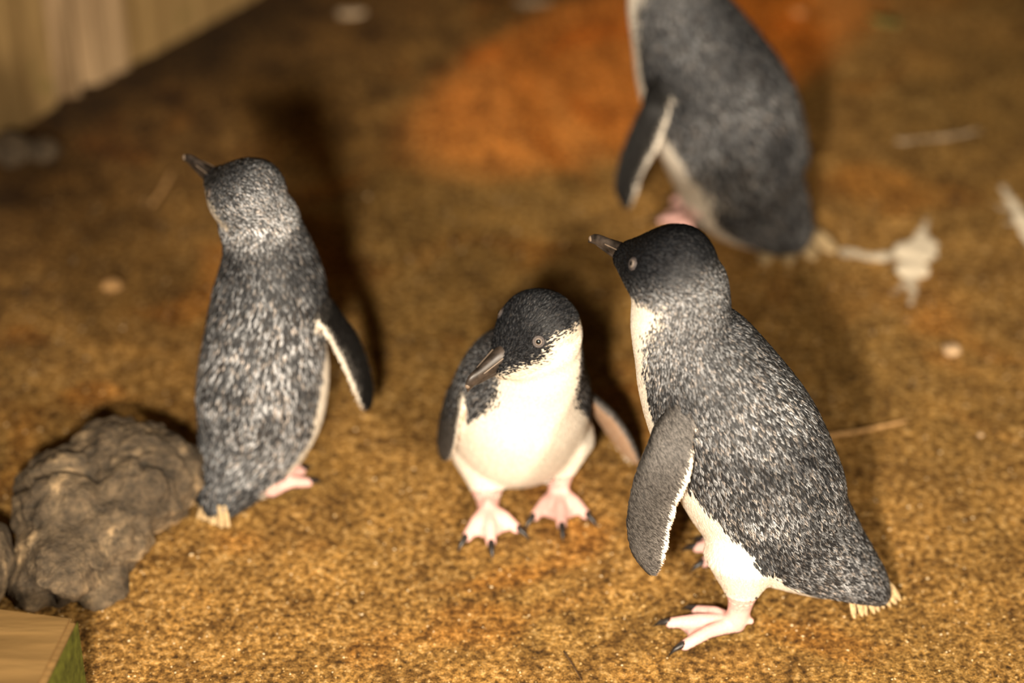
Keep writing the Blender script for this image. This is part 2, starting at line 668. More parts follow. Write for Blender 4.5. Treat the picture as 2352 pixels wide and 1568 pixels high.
def add_head(P, hc, f, u, R, tone=(0.5, 1.0), line=(-0.6, -0.4, -0.25, -0.25, -0.3), soft=0.12):
    f = unit(f)
    u = unit(u - f * np.dot(u, f))
    l = np.cross(u, f)
    A = catmull(np.array(HEADPROF), 4)
    rings, wh, fl = [], [], []
    for s, du, a, b in A:
        ring = hc + R * (s * f + du * u) + R * (a * np.sin(PHI)[:, None] * l + b * np.cos(PHI)[:, None] * u)
        rings.append(ring)
        q = (ring - hc) / R
        uu, ff = q @ u, q @ f
        ln = np.interp(ff, [-1.0, -0.2, 0.15, 0.5, 1.3], line)
        wh.append(sstep(soft, -soft, uu - ln))
        fl.append(np.repeat((-f)[None], K, 0))
    v, fc = loft(rings)
    w = np.concatenate([np.concatenate(wh), [0, 0.3]])
    q = (v - hc) / R
    tv = tone[0] + (tone[1] - tone[0]) * sstep(0.40, -0.50, q @ u + 0.45 * (q @ f))
    P.add((v, fc), 3, w, np.vstack(fl + [fl[0][:1], fl[-1][:1]]), 0.0035, tv)
    return f, l, u


def capsule(p0, p1, r0, r1, sub=6):
    p0, p1 = np.asarray(p0, float), np.asarray(p1, float)
    t = unit(p1 - p0)
    a = unit(np.cross(t, [0.31, 0.77, 0.55]))
    b = np.cross(t, a)
    ang = np.linspace(0, 2 * math.pi, 14, endpoint=False)
    circ = np.cos(ang)[:, None] * a + np.sin(ang)[:, None] * b
    R = []
    for q in (-1, -0.85, -0.5, 0):
        R.append(p0 + t * r0 * q + circ * max(r0 * math.sqrt(max(0, 1 - q * q)), r0 * 0.08))
    for s in np.linspace(0, 1, sub)[1:-1]:
        R.append(p0 + (p1 - p0) * s + circ * (r0 + (r1 - r0) * s))
    for q in (0, 0.5, 0.85, 1):
        R.append(p1 + t * r1 * q + circ * max(r1 * math.sqrt(max(0, 1 - q * q)), r1 * 0.08))
    return loft(R)


def plate(pts, th):
    """flat polygon in 3-D given thickness (web between toes)"""
    pts = np.asarray(pts, float)
    n = len(pts)
    v = np.vstack([pts + UP * th / 2, pts - UP * th / 2])
    f = [tuple(range(n)), tuple(range(2 * n - 1, n - 1, -1))]
    for i in range(n):
        j = (i + 1) % n
        f.append((i, n + i, n + j, j))
    return v, f


def add_leg(P, hip, ankle, heel, toes, back, rt=0.024, claws=None):
    """hip and ankle points, heel on the ground, toe tips on the ground (px -> world done by caller)"""
    down = unit(ankle - hip)
    P.add(capsule(hip, hip + (ankle - hip) * 0.80, rt, 0.0125), 4, 1.0, down, 0.006)
    heel = np.array([heel[0], heel[1], 0.0085])
    P.add(capsule(hip + (ankle - hip) * 0.80, ankle, 0.0115, 0.0095), 2, 0.0, down, 0.0)
    P.add(capsule(ankle, heel, 0.0095, 0.0075), 2, 0.0, down, 0.0)
    root = heel.copy()
    tips = []
    for tp in toes:
        tip = np.array([tp[0], tp[1], 0.0042])
        mid = root + (tip - root) * 0.55 + UP * 0.0035
        P.add(capsule(root, mid, 0.0066, 0.0050), 2, 0.0, unit(tip - root), 0.0)
        P.add(capsule(mid, tip, 0.0050, 0.0042), 2, 0.0, unit(tip - root), 0.0)
        tips.append(tip)
        if claws is not None:
            claws.append((tip, unit(tip - root)))
    for a, b in zip(tips[:-1], tips[1:]):
        A_, B_ = root + (a - root) * 0.90, root + (b - root) * 0.90
        Mi = root + ((a + b) / 2 - root) * 0.84
        w = plate([root, A_, Mi, B_], 0.0058)
        P.add(w, 2, np.array([0.0, 0.0, 0.45, 0.0] * 2), unit(Mi - root), 0.0)
    # small hind toe
    ht = heel + np.array([back[0], back[1], 0]) * 0.010 + UP * 0.004
    P.add(capsule(heel + UP * 0.008, ht, 0.004, 0.003), 2, 0.0, back, 0.0)


def add_flipper(P, edges, outward, tone=0.75, edge=0.84, th=0.0060):
    """edges: list of (leading, trailing) 3-D points from root to tip; outward: unit vector away from the body"""
    E = catmull(np.array([[*a, *b] for a, b in edges]), 5)
    n = len(E)
    kk = 22
    ang = np.linspace(0, 2 * math.pi, kk, endpoint=False)
    R, wh, fl, tn = [], [], [], []
    cen = (E[:, :3] + E[:, 3:]) / 2
    tan = np.gradient(cen, axis=0)
    for i in range(n):
        ld, tr = E[i, :3], E[i, 3:]
        c = (ld + tr) / 2
        ch = (tr - ld) / 2
        t = unit(tan[i])
        nn = unit(np.cross(t, unit(ch)))
        if np.dot(nn, outward) < 0:
            nn = -nn
        s = i / (n - 1)
        h = th * (1.25 - 0.75 * s) / 2
        x, y = np.cos(ang), np.sin(ang)
        # thicker towards the leading edge
        R.append(c + x[:, None] * ch + (y * h * (1.15 - 0.45 * x))[:, None] * nn)
        white = np.where(y < -0.25, 0.9, 0.0)
        white = np.maximum(white, sstep(edge - 0.06, edge + 0.06, x) * sstep(0.10, 0.3, s))
        white = np.where((x < -0.9), 0.0, white)
        wh.append(white)
        tn.append(np.where(y < -0.25, 2.6, np.where(x < -0.86, 0.06, tone * (1 + 0.2 * np.sin(s * 9)))))
        fl.append(np.repeat(unit(t * 0.65 + unit(ch) * 0.75)[None], kk, 0))
    v, f = loft(R)
    P.add((v, f), 1, np.concatenate([np.concatenate(wh), [0, 1]]),
          np.vstack(fl + [fl[0][:1], fl[-1][:1]]), 0.0042, np.concatenate([np.concatenate(tn), [0.5, 0.5]]))


def color_attr(me, cols):
    at = me.attributes.new('Col', 'FLOAT_COLOR', 'POINT')
    c = np.ones((len(cols), 4), np.float32)
    c[:, :3] = cols
    at.data.foreach_set('color', c.ravel())


def sphere_mesh(c, r, sq=None, seg=16):
    bm = bmesh.new()
    bmesh.ops.create_uvsphere(bm, u_segments=seg, v_segments=seg // 2 + 2, radius=1)
    v = np.array([x.co[:] for x in bm.verts])
    bm.verts.index_update()
    f = [tuple(x.index for x in q.verts) for q in bm.faces]
    bm.free()
    if sq is not None:      # squash along a direction
        d, k = sq
        v = v - (v @ d)[:, None] * d * (1 - k)
    return v * r + c, f


def torus_mesh(c, d, R, r):
    a = unit(np.cross(d, [0.2, 0.3, 0.9]))
    b = np.cross(d, a)
    n1, n2 = 24, 8
    v, f = [], []
    for i in range(n1):
        t = 2 * math.pi * i / n1
        e = math.cos(t) * a + math.sin(t) * b
        for j in range(n2):
            p = 2 * math.pi * j / n2
            v.append(c + e * (R + r * math.cos(p)) + d * r * math.sin(p))
    for i in range(n1):
        for j in range(n2):
            f.append((i * n2 + j, ((i + 1) % n1) * n2 + j, ((i + 1) % n1) * n2 + (j + 1) % n2, i * n2 + (j + 1) % n2))
    return np.array(v), f


def bill_meshes(base, f, u, l, Lb, r):
    """upper and lower mandible: deep at the base, hooked tip"""
    prof_u = [(-0.25, 0.00, 0.95, 0.85), (0.0, 0.0, 0.86, 0.80), (0.25, -0.02, 0.66, 0.62), (0.5, -0.06, 0.50, 0.50),
              (0.75, -0.12, 0.40, 0.46), (0.9, -0.26, 0.29, 0.42), (0.99, -0.48, 0.15, 0.30), (1.01, -0.70, 0.05, 0.12)]
    prof_l = [(-0.25, -0.55, 0.80, 0.36), (0.1, -0.52, 0.66, 0.34), (0.4, -0.48, 0.46, 0.28), (0.7, -0.46, 0.32, 0.22), (0.88, -0.46, 0.14, 0.10)]
    out = []
    ang = np.linspace(0, 2 * math.pi, 18, endpoint=False)
    for prof in (prof_u, prof_l):
        A = catmull(np.array(prof), 4)
        R = []
        for s, du, a, b in A:
            R.append(base + f * s * Lb + u * du * r + r * (a * 0.70 * np.cos(ang)[:, None] * l + b * np.sin(ang)[:, None] * u))
        out.append(loft(R))
    return out


def build_penguin(spec):
    P = Prims()
    claws = []
    add_body(P, spec['rings'], spec['L'])
    f, l, u = add_head(P, spec['head'], spec['face'], spec.get('headup', UP), spec['R'], spec.get('headtone', (0.5, 1.0)), spec.get('line', (-0.6, -0.4, -0.25, -0.25, -0.3)), spec.get('soft', 0.12))
    for lg in spec['legs']:
        add_leg(P, *lg, claws=claws)
    for e, ow in spec['flippers']:
        add_flipper(P, e, ow, spec.get('fliptone', 0.75), spec.get('flipedge', 0.84))
    vox = spec.get('voxel', 0.0016)
    v, faces, tri = union_mesh(P.parts, vox, 5)
    src = np.vstack([p[0] for p in P.parts])
    kind = np.concatenate(P.kind)
    white = np.concatenate(P.white)
    flow = np.vstack(P.flow)
    size = np.concatenate(P.size)
    tone = np.concatenate(P.tone)
    kd = KDTree(len(src))
    for i, p in enumerate(src):
        kd.insert(p, i)
    kd.balance()
    n = len(v)
    vk = np.zeros(n, int)
    vw, vs, vt = np.zeros(n), np.zeros(n), np.zeros(n)
    vf = np.zeros((n, 3))
    for i in range(n):
        r = kd.find_n(v[i], 5)
        idx = [q[1] for q in r]
        w = np.array([1 / (q[2] + 1e-4) for q in r])
        w /= w.sum()
        vk[i] = kind[idx[0]]
        vw[i] = w @ white[idx]
        vs[i] = w @ size[idx]
        vt[i] = w @ tone[idx]
        vf[i] = w @ flow[idx]
    ed = np.array([(a, b) for q in faces for a, b in zip(q, q[1:] + q[:1])])
    deg = np.bincount(ed[:, 0], minlength=n) + np.bincount(ed[:, 1], minlength=n)
    feath = (vk == 0) | (vk == 3) | (vk == 4)
    # soften the joints between neck, head and thighs, then blend the plumage attributes over the surface
    hard = np.zeros(n, bool)
    hard[vk == 1] = True
    hard[(vk == 2) & (v[:, 2] < 0.015)] = True
    for _ in range(30):
        for c in range(3):
            a = v[:, c]
            sm = (np.bincount(ed[:, 0], a[ed[:, 1]], n) + np.bincount(ed[:, 1], a[ed[:, 0]], n)) / np.maximum(deg, 1)
            a[~hard] = 0.45 * a[~hard] + 0.55 * sm[~hard]
    foot_w = vw.copy()
    vw[vk == 2] = 1.0
    for _ in range(14):
        for arr in (vw, vs, vt, vf[:, 0], vf[:, 1], vf[:, 2]):
            s = np.bincount(ed[:, 0], arr[ed[:, 1]], n) + np.bincount(ed[:, 1], arr[ed[:, 0]], n)
            s = s / np.maximum(deg, 1)
            m = feath
            arr[m] = 0.5 * arr[m] + 0.5 * s[m]
    vw[vk == 2] = foot_w[vk == 2]
    # normals
    fn = np.cross(v[tri[:, 1]] - v[tri[:, 0]], v[tri[:, 2]] - v[tri[:, 0]])
    area = np.linalg.norm(fn, axis=1) / 2
    vn = np.zeros((n, 3))
    for k in range(3):
        np.add.at(vn, tri[:, k], fn)
    vn /= np.linalg.norm(vn, axis=1)[:, None] + 1e-12
    # base colours
    nz = np.array([noise.noise(Vector(p) * 42.0) for p in v])
    nz2 = np.array([noise.noise(Vector(p) * 16.0 + Vector((3, 1, 7))) for p in v])
    wm = np.clip(vw + nz * 0.12 * (vw > 0.02), 0, 1)[:, None]
    dcol = DARK * 1.6 + MIDG * 0.05 * vt[:, None]
    cols = dcol * (1 - wm) + WHITE * wm
    fl_ = (vk == 1)
    cols[fl_] = (np.array([0.035, 0.034, 0.034]) * (0.25 + vt[fl_, None]) * (1 - vw[fl_, None]) + WHITE * 0.95 * vw[fl_, None])
    ft = (vk == 2)
    pk = np.clip(1 - 0.9 * vw, 0.1, 1)[:, None]
    cols[ft] = (PINK * pk[ft]) * (0.94 + 0.3 * nz[ft, None])
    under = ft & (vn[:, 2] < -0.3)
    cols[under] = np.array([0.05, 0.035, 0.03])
    root = empty('penguin', spec['base'])
    tag(root, spec['label'], 'penguin', 'little penguins')
    origin = np.array(root.location)
    body = link_mesh('body', v, faces, M['skin'], root)
    color_attr(body.data, cols)

    # ---- plumage: small overlapping feathers lying along the body
    dens = spec.get('density', 1.0)
    ts = vs[tri].mean(1)
    tk = vk[tri[:, 0]]
    tw = vw[tri].mean(1)
    ok = (tk != 2) & (ts > 0.002)
    wid = np.where(tk == 1, 0.22, 0.28)
    per = np.where(ok, area / (np.maximum(ts, 0.002) ** 2 * wid * 0.55) * 2.0 * dens, 0)
    per = np.where(tw > 0.7, per * 0.8, per)
    N = int(per.sum())
    pick = rng.choice(len(tri), N, p=per / per.sum())
    r1, r2 = np.sqrt(rng.random(N)), rng.random(N)
    bc = np.stack([1 - r1, r1 * (1 - r2), r1 * r2], 1)
    def ip(a):
        return np.einsum('ij,ij...->i...', bc, a[tri[pick]])
    pos, nor, flw = ip(v), ip(vn), ip(vf)
    w, sz, tn = ip(vw), ip(vs), ip(vt)
    kk = tk[pick]
    zz, zz2 = ip(nz), ip(nz2)
    nor /= np.linalg.norm(nor, axis=1)[:, None] + 1e-9
    flw = flw + rng.normal(0, 0.07, flw.shape)
    flw -= (flw * nor).sum(1)[:, None] * nor
    keep = np.linalg.norm(flw, axis=1) > 0.15
    flw /= np.linalg.norm(flw, axis=1)[:, None] + 1e-9
    side = np.cross(nor, flw)
    Ls = sz * rng.uniform(0.8, 1.25, N)
    iswh = w + np.clip(rng.normal(0, 1, N), -1.9, 1.9) * np.where((sz < 0.0050) & (kk != 1), 0.20, 0.10) + zz * 0.08 > 0.5
    iswh |= (kk == 4) & (w > 0.55)
    Ls = np.where(iswh & (kk != 1), Ls * 0.85, Ls)
    Wd = Ls * np.where(kk == 1, 0.24, 0.30) * rng.uniform(0.8, 1.2, N)
    h = np.where(kk == 1, 0.0003, np.where(iswh, 0.0005, 0.00085)) * rng.uniform(0.7, 1.5, N)
    b = pos - flw * (Ls * 0.35)[:, None]
    def pt(x, y, z):
        return b + flw * (Ls * x)[:, None] + side * (Wd * y)[:, None] + nor * (h * z)[:, None]
    pts = np.stack([pt(0, 0, -0.3), pt(0.55, -0.5, 0.35), pt(0.58, 0.0, 0.95), pt(0.55, 0.5, 0.35), pt(1.0, 0.0, 1.0)], 1)
    rnd = rng.random(N)
    # plumage tone: silvery vane edges, black shafts
    tt = np.clip(tn * (0.85 + 0.7 * zz2 + 0.4 * zz), 0.1, 3.2)
    lite = MIDG * tt[:, None] * (0.10 + 1.55 * rnd[:, None] ** 2.4)
    warm = (rng.random(N) < 0.22)[:, None]
    lite = np.where(warm, lite * np.array([1.14, 1.0, 0.88]), lite)
    darkc = DARK * (0.6 + 1.2 * rnd[:, None])
    wc = WHITE * (0.88 + 0.17 * rnd[:, None])
    inner = ((kk == 1) & (tn > 1.7))[:, None]
    cheek = ((kk == 3) & (w < 0.97))[:, None]
    wc = np.where(cheek, wc * (0.62 + 0.3 * rnd[:, None]) * np.array([1.0, 0.95, 0.88]), wc)
    wc = np.where(inner, wc * np.array([0.72, 0.52, 0.40]), wc)  # pinkish underside, with amber light and shade painted into its colour
    flc = np.array([0.105, 0.096, 0.088]) * np.clip(tn, 0.08, 2)[:, None] * (0.35 + 1.3 * rnd[:, None])
    isfl = (kk == 1)[:, None]
    wcol = iswh[:, None]
    edge = np.where(wcol, wc, np.where(isfl, flc, lite))
    shaft = np.where(wcol, wc * 0.90, np.where(isfl, flc * 0.5, darkc))
    root_c = np.where(wcol, wc * 0.92, np.where(isfl, flc * 0.5, darkc))
    tipc = np.where(wcol, wc, np.where(isfl, flc * 1.2, lite * 0.55 + darkc * 0.45))
    cc = np.stack([root_c, edge, shaft, edge, tipc], 1)
    pts, cc = pts[keep], cc[keep]
    N = len(pts)
    F = (np.array([[0, 2, 1], [0, 3, 2], [1, 2, 4], [2, 3, 4]])[None] + (np.arange(N) * 5)[:, None, None]).reshape(-1, 3)
    # winding so that normals look outward
    F = F[:, ::-1]
    me = bpy.data.meshes.new('plumage')
    me.vertices.add(N * 5)
    me.vertices.foreach_set('co', (pts.reshape(-1, 3) - origin).ravel())
    me.loops.add(len(F) * 3)
    me.loops.foreach_set('vertex_index', F.ravel())
    me.polygons.add(len(F))
    me.polygons.foreach_set('loop_start', np.arange(len(F)) * 3)
    me.polygons.foreach_set('use_smooth', np.ones(len(F), bool))
    me.update(calc_edges=True)
    me.materials.append(M['feather'])
    color_attr(me, cc.reshape(-1, 3))
    pl = bpy.data.objects.new('plumage', me)
    COL.objects.link(pl)
    pl.parent = root
    pl['kind'] = 'stuff'

    # ---- eyes
    bvh = BVHTree.FromPolygons([tuple(p) for p in v], [tuple(t) for t in tri])
    hc, R = spec['head'], spec['R']
    dirs = []
    if 'eye_px' in spec:
        d = unit(ray(*spec['eye_px']))
        hit = bvh.ray_cast(Vector(CAM), Vector(d))
        e = np.array(hit[0]) - hc
        sgn = 1 if np.dot(e, l) > 0 else -1
        e1 = unit(e)
        e2 = unit(e - 2 * np.dot(e, l) * l)
        dirs = [e1, e2]
    else:
        dirs = [unit(0.50 * f + s * 0.84 * l + 0.16 * u) for s in (1, -1)]
    re = 0.0036
    for d in dirs:
        hit = bvh.ray_cast(Vector(hc + d * R * 3), Vector(-d))
        p = np.array(hit[0])
        nr = unit(np.array(hit[1]) * 0.6 + d * 0.4)
        eye = link_mesh('eye', *sphere_mesh(p - nr * re * 0.35, re), M['iris'], root)
        eye['label'] = 'silver grey eye'
        link_mesh('pupil', *sphere_mesh(p - nr * re * 0.35 + nr * re * 0.80, re * 0.50, (nr, 0.55)), M['pupil'], eye, origin=origin)
        link_mesh('eyelid', *torus_mesh(p + nr * re * 0.12, nr, re * 0.98, re * 0.27), M['lid'], eye, origin=origin)
    # ---- bill
    bf = unit(spec.get('billdir', f))
    bu = unit(u - bf * np.dot(u, bf))
    bl = np.cross(bu, bf)
    bb = hc + R * (1.06 * f + spec.get('billup', -0.19) * u)
    up_, lo_ = bill_meshes(bb, bf, bu, bl, spec.get('Lb', 0.033), spec.get('rb', 0.0095))
    bill = link_mesh('bill', *up_, M['bill'], root)
    bill['label'] = 'black hooked bill'
    link_mesh('lower_mandible', *lo_, M['bill'], bill, origin=origin)
    # pale ridge edges along the upper mandible and pale tip
    rb_ = spec.get('rb', 0.0095)
    for s in (1, -1):
        ridge = [capsule(bb + bf * Lf0 + bl * s * w0 + bu * h0, bb + bf * Lf1 + bl * s * w1 + bu * h1, 0.00040, 0.00030, 4)
                 for Lf0, w0, h0, Lf1, w1, h1 in ((0.001, 0.0052 * rb_ / 0.0095, 0.0044 * rb_ / 0.0095, 0.017, 0.0036 * rb_ / 0.0095, 0.0016),)]
        link_mesh('bill_ridge', *ridge[0], M['bill_pale'], bill, origin=origin)
    Lb, rb = spec.get('Lb', 0.033), spec.get('rb', 0.0095)
    link_mesh('bill_tip', *sphere_mesh(bb + bf * Lb * 0.945 - bu * rb * 0.34, 0.0024, (bl, 0.8), 12), M['bill_pale'], bill, origin=origin)
    # ---- claws
    for tip, d in claws:
        c0_ = tip + d * 0.0028 + UP * 0.0016
        c1_ = tip + d * 0.0085 + UP * 0.0004
        c2_ = tip + d * 0.0125 - UP * 0.0030
        ang = np.linspace(0, 2 * math.pi, 8, endpoint=False)
        R_ = []
        for c, r_, tt_ in ((c0_ - d * 0.003, 0.0026, d), (c0_, 0.0027, d), (c1_, 0.0018, d), (c2_, 0.0004, d)):
            sd = unit(np.cross(UP, tt_))
            R_.append(c + r_ * (np.cos(ang)[:, None] * sd + np.sin(ang)[:, None] * UP))
        link_mesh('claw', *loft(R_), M['claw'], root)
    # ---- tail quills
    tb, td, tl = spec['tail']
    td = unit(td)
    sd = spec.get('tailside', unit(np.cross(UP, td)))
    up2 = np.cross(td, sd)
    nq = spec.get('quills', 9)
    for i in range(nq):
        a = (i / (nq - 1) - 0.5)
        d = unit(td + sd * a * 0.5)
        ln = tl * (1 - 0.5 * abs(a)) * random.uniform(0.85, 1.1)
        s0 = tb + sd * a * spec.get('tailw', 0.026) - d * 0.012 + up2 * random.uniform(-0.002, 0.002)
        nrm = unit(np.cross(d, sd)); s_ = unit(np.cross(nrm, d))
        R_ = []
        ang = np.linspace(0, 2 * math.pi, 8, endpoint=False)
        for q, w_ in ((0, 0.0016), (0.35, 0.0028), (0.75, 0.0025), (0.93, 0.0014), (1.0, 0.0003)):
            c = s0 + d * (ln + 0.012) * q
            c[2] = max(c[2], 0.0012)
            R_.append(c + np.cos(ang)[:, None] * s_ * w_ * spec.get('quillw', 1.0) + np.sin(ang)[:, None] * nrm * 0.0006)
        link_mesh('tail_feather', *loft(R_), M['tail'], root)
    return root


# ============ penguin with mottled back, side on, facing away left
A1 = on_ground(1665, 1368)
yaw = math.radians(10)
f1 = np.array([-math.cos(yaw), math.sin(yaw), 0])
l1 = np.cross(UP, f1)                      # its left, towards the path


def p1(px, py, off=0.0):
    return on_plane(px, py, A1 + l1 * off, l1)


def rg(c, half, ka, thr, size, tone, kb=1.0):
    s = half / scale_at(c)
    return (c, s * ka, s * kb, thr, size, tone)


R1 = [rg(p1(2032, 1376), 16, 1.6, 150, 0.008, 0.6), rg(p1(2004, 1346), 42, 1.3, 150, 0.009, 0.7), rg(p1(1955, 1310), 74, 1.1, 128, 0.009, 0.85),
      rg(p1(1887, 1264), 116, 1.0, 118, 0.0085, 0.9), rg(p1(1814, 1204), 158, 0.97, 106, 0.0085, 0.85),
      rg(p1(1757, 1120), 182, 0.95, 108, 0.0095, 1.25), rg(p1(1697, 1004), 188, 0.93, 126, 0.0095, 1.25),
      rg(p1(1642, 905), 172, 0.95, 136, 0.0085, 1.1), rg(p1(1598, 818), 147, 0.95, 138, 0.0070, 1.0),
      rg(p1(1566, 750), 118, 0.95, 128, 0.0050, 1.1), rg(p1(1564, 690), 112, 0.98, 108, 0.0045, 1.3),
      rg(p1(1556, 640), 108, 0.98, 106, 0.0043, 1.2), rg(p1(1548, 605), 70, 0.9, 110, 0.0043, 1.0)]
hd1 = p1(1540, 617, 0.0)
fl1 = [(p1(1540, 930, 0.036), p1(1590, 945, 0.040)), (p1(1503, 975, 0.046), p1(1592, 1000, 0.050)), (p1(1486, 1018, 0.055), p1(1594, 1055, 0.059)), (p1(1462, 1075, 0.062), p1(1583, 1105, 0.064)),
       (p1(1443, 1150, 0.066), p1(1556, 1160, 0.067)), (p1(1438, 1210, 0.068), p1(1540, 1220, 0.069)),
       (p1(1450, 1268, 0.069), p1(1527, 1275, 0.070)), (p1(1478, 1306, 0.069), p1(1515, 1308, 0.070)), (p1(1496, 1320, 0.069), p1(1506, 1321, 0.070))]
flip1 = [(e, l1) for e in (fl1,)]
# the far flipper mirrors the near one
def mirror(e, p, n):
    return [tuple(q - 2 * np.dot(q - p, n) * n for q in pr) for pr in e]
flip1.append((mirror(fl1, A1, l1), -l1))
near_heel = on_ground(1688, 1452)
far_heel = on_ground(1690, 1278)
build_penguin(dict(
    label='penguin with a crisp silver-streaked back, side on, its tail on the soil', base=A1 * np.array([1, 1, 0]),
    rings=R1, L=l1, head=hd1, R=0.0305, face=np.array([-0.80, 0.58, 0.10]), headup=UP, headtone=(0.10, 1.25), line=(-0.75, -0.62, -0.55, -0.55, -0.45),
    legs=[(p1(1712, 1272, 0.030), p1(1703, 1378, 0.036), near_heel, [on_ground(1572, 1492), on_ground(1540, 1441), on_ground(1600, 1412)], -f1, 0.030),
          (p1(1700, 1250, -0.028), p1(1712, 1290, -0.034), far_heel, [on_ground(1618, 1302), on_ground(1602, 1268), on_ground(1622, 1252)], -f1, 0.022)],
    flippers=flip1, eye_px=(1455, 606), billdir=np.array([-0.80, 0.58, 0.17]), Lb=0.031,
    tail=(p1(2008, 1377), np.array([0.34, -0.2, -0.8]), 0.012), tailw=0.034, tailside=unit(f1 * 0.75 + l1 * 0.6), voxel=0.0013, density=1.5))

# ============ penguin facing the path
F0 = on_ground(1205, 1205)
Y0 = F0[1]
f3 = unit(np.array([0.14, -1.0, 0]))
l3 = np.cross(UP, f3)                      # its left = picture right


def p3(px, py, dy):
    return at_y(px, py, Y0 + dy)


R3 = [rg(p3(1165, 1010, 0.150), 30, 1.3, 150, 0.008, 0.6), rg(p3(1172, 1012, 0.118), 76, 1.1, 140, 0.0085, 0.8), rg(p3(1182, 1002, 0.080), 124, 1.08, 112, 0.0085, 1.0, 0.95),
      rg(p3(1190, 970, 0.052), 152, 1.05, 104, 0.0085, 1.0, 0.98), rg(p3(1196, 925, 0.036), 160, 1.02, 110, 0.0085, 1.0, 0.98),
      rg(p3(1206, 880, 0.026), 152, 1.0, 124, 0.0075, 0.9, 0.98), rg(p3(1222, 840, 0.014), 128, 0.96, 128, 0.006, 0.85, 0.98),
      rg(p3(1234, 805, 0.004), 110, 0.96, 116, 0.005, 0.8, 1.0), rg(p3(1236, 770, 0.0), 96, 0.95, 110, 0.0045, 0.8), rg(p3(1236, 745, 0.0), 60, 0.95, 110, 0.0045, 0.8)]
hd3 = p3(1235, 768, -0.006)
fl3r = [(p3(1062, 870, 0.070), p3(1085, 850, 0.030)), (p3(1032, 905, 0.065), p3(1064, 905, 0.010)), (p3(1016, 955, 0.055), p3(1060, 950, 0.000)),
        (p3(1008, 1005, 0.050), p3(1052, 1000, 0.000)), (p3(1010, 1038, 0.045), p3(1043, 1035, 0.006)), (p3(1020, 1057, 0.035), p3(1031, 1055, 0.020))]
fl3l = [(p3(1330, 890, 0.040), p3(1330, 925, 0.070)), (p3(1372, 918, 0.042), p3(1360, 945, 0.075)), (p3(1418, 960, 0.044), p3(1388, 985, 0.075)),
        (p3(1448, 1005, 0.046), p3(1416, 1025, 0.072)), (p3(1464, 1040, 0.048), p3(1440, 1052, 0.066)), (p3(1470, 1062, 0.054), p3(1462, 1062, 0.060))]
build_penguin(dict(
    label='penguin facing forward with a bright white breast and its head turned aside', base=F0 * np.array([1, 1, 0]),
    rings=R3, L=l3, head=hd3, R=0.0312, face=np.array([-0.76, -0.58, -0.17]), headup=UP, headtone=(0.16, 1.2), line=(0.30, 0.46, 0.60, 0.14, -0.22), soft=0.26,
    legs=[(p3(1112, 1040, 0.04), p3(1120, 1140, 0.022), on_ground(1121, 1192), [on_ground(1072, 1244), on_ground(1128, 1256), on_ground(1186, 1224)], -f3, 0.026),
          (p3(1290, 1010, 0.04), p3(1283, 1098, 0.030), on_ground(1283, 1152), [on_ground(1228, 1196), on_ground(1290, 1216), on_ground(1345, 1192)], -f3, 0.026)],
    flippers=[(fl3r, unit(np.array([-1, 0.1, 0.1]))), (fl3l, unit(np.array([0.35, 0.9, 0.15])))], eye_px=(1237, 784),
    billdir=np.array([-0.76, -0.52, -0.26]), Lb=0.031, rb=0.0115, billup=-0.02,
    tail=(p3(1165, 1010, 0.150), np.array([0.0, 0.7, -0.7]), 0.022), voxel=0.0014, density=1.4))

# ============ penguin with its back turned, beside the rock
T2 = on_ground(492, 1206)
YT = T2[1]
f2 = unit(np.array([0.70, 0.71, 0]))
l2 = np.cross(UP, f2)


def p2(px, py, dy):
    return at_y(px, py, YT + dy)


R2 = [rg(p2(490, 1190, 0.004), 20, 1.3, 150, 0.008, 0.6), rg(p2(500, 1162, 0.012), 46, 1.1, 150, 0.008, 0.8), rg(p2(522, 1110, 0.030), 80, 1.05, 136, 0.009, 1.2),
      rg(p2(560, 1040, 0.050), 114, 1.0, 112, 0.009, 1.5), rg(p2(592, 955, 0.064), 144, 1.0, 106, 0.0105, 1.75), rg(p2(606, 860, 0.070), 150, 1.0, 106, 0.0110, 1.8),
      rg(p2(612, 760, 0.074), 138, 1.0, 126, 0.011, 1.7), rg(p2(622, 660, 0.078), 128, 1.0, 158, 0.010, 1.3), rg(p2(617, 590, 0.080), 108, 1.0, 172, 0.008, 0.8),
      rg(p2(604, 540, 0.080), 94, 1.0, 175, 0.0055, 0.6), rg(p2(590, 496, 0.080), 92, 1.0, 172, 0.0045, 2.2), rg(p2(575, 455, 0.080), 64, 1.0, 170, 0.0045, 2.2)]
hd2 = p2(566, 448, 0.080)
fl2 = [(p2(700, 640, 0.085), p2(690, 680, 0.060)), (p2(752, 680, 0.085), p2(718, 720, 0.055)), (p2(782, 718, 0.085), p2(742, 760, 0.052)), (p2(820, 770, 0.085), p2(765, 800, 0.055)),
       (p2(845, 835, 0.082), p2(792, 855, 0.055)), (p2(856, 890, 0.078), p2(814, 905, 0.055)), (p2(853, 928, 0.072), p2(828, 932, 0.056)), (p2(844, 942, 0.066), p2(836, 943, 0.060))]
fl2b = [(p2(575, 640, 0.135), p2(530, 650, 0.115)), (p2(565, 700, 0.150), p2(510, 710, 0.125)), (p2(550, 780, 0.155), p2(500, 790, 0.130)),
        (p2(535, 850, 0.155), p2(495, 860, 0.135)), (p2(520, 900, 0.150), p2(497, 905, 0.140)), (p2(510, 920, 0.147), p2(502, 922, 0.143))]
r_out = unit(-l2 + np.array([0, -0.6, 0.3]))
mid2 = p2(604, 860, 0.070)
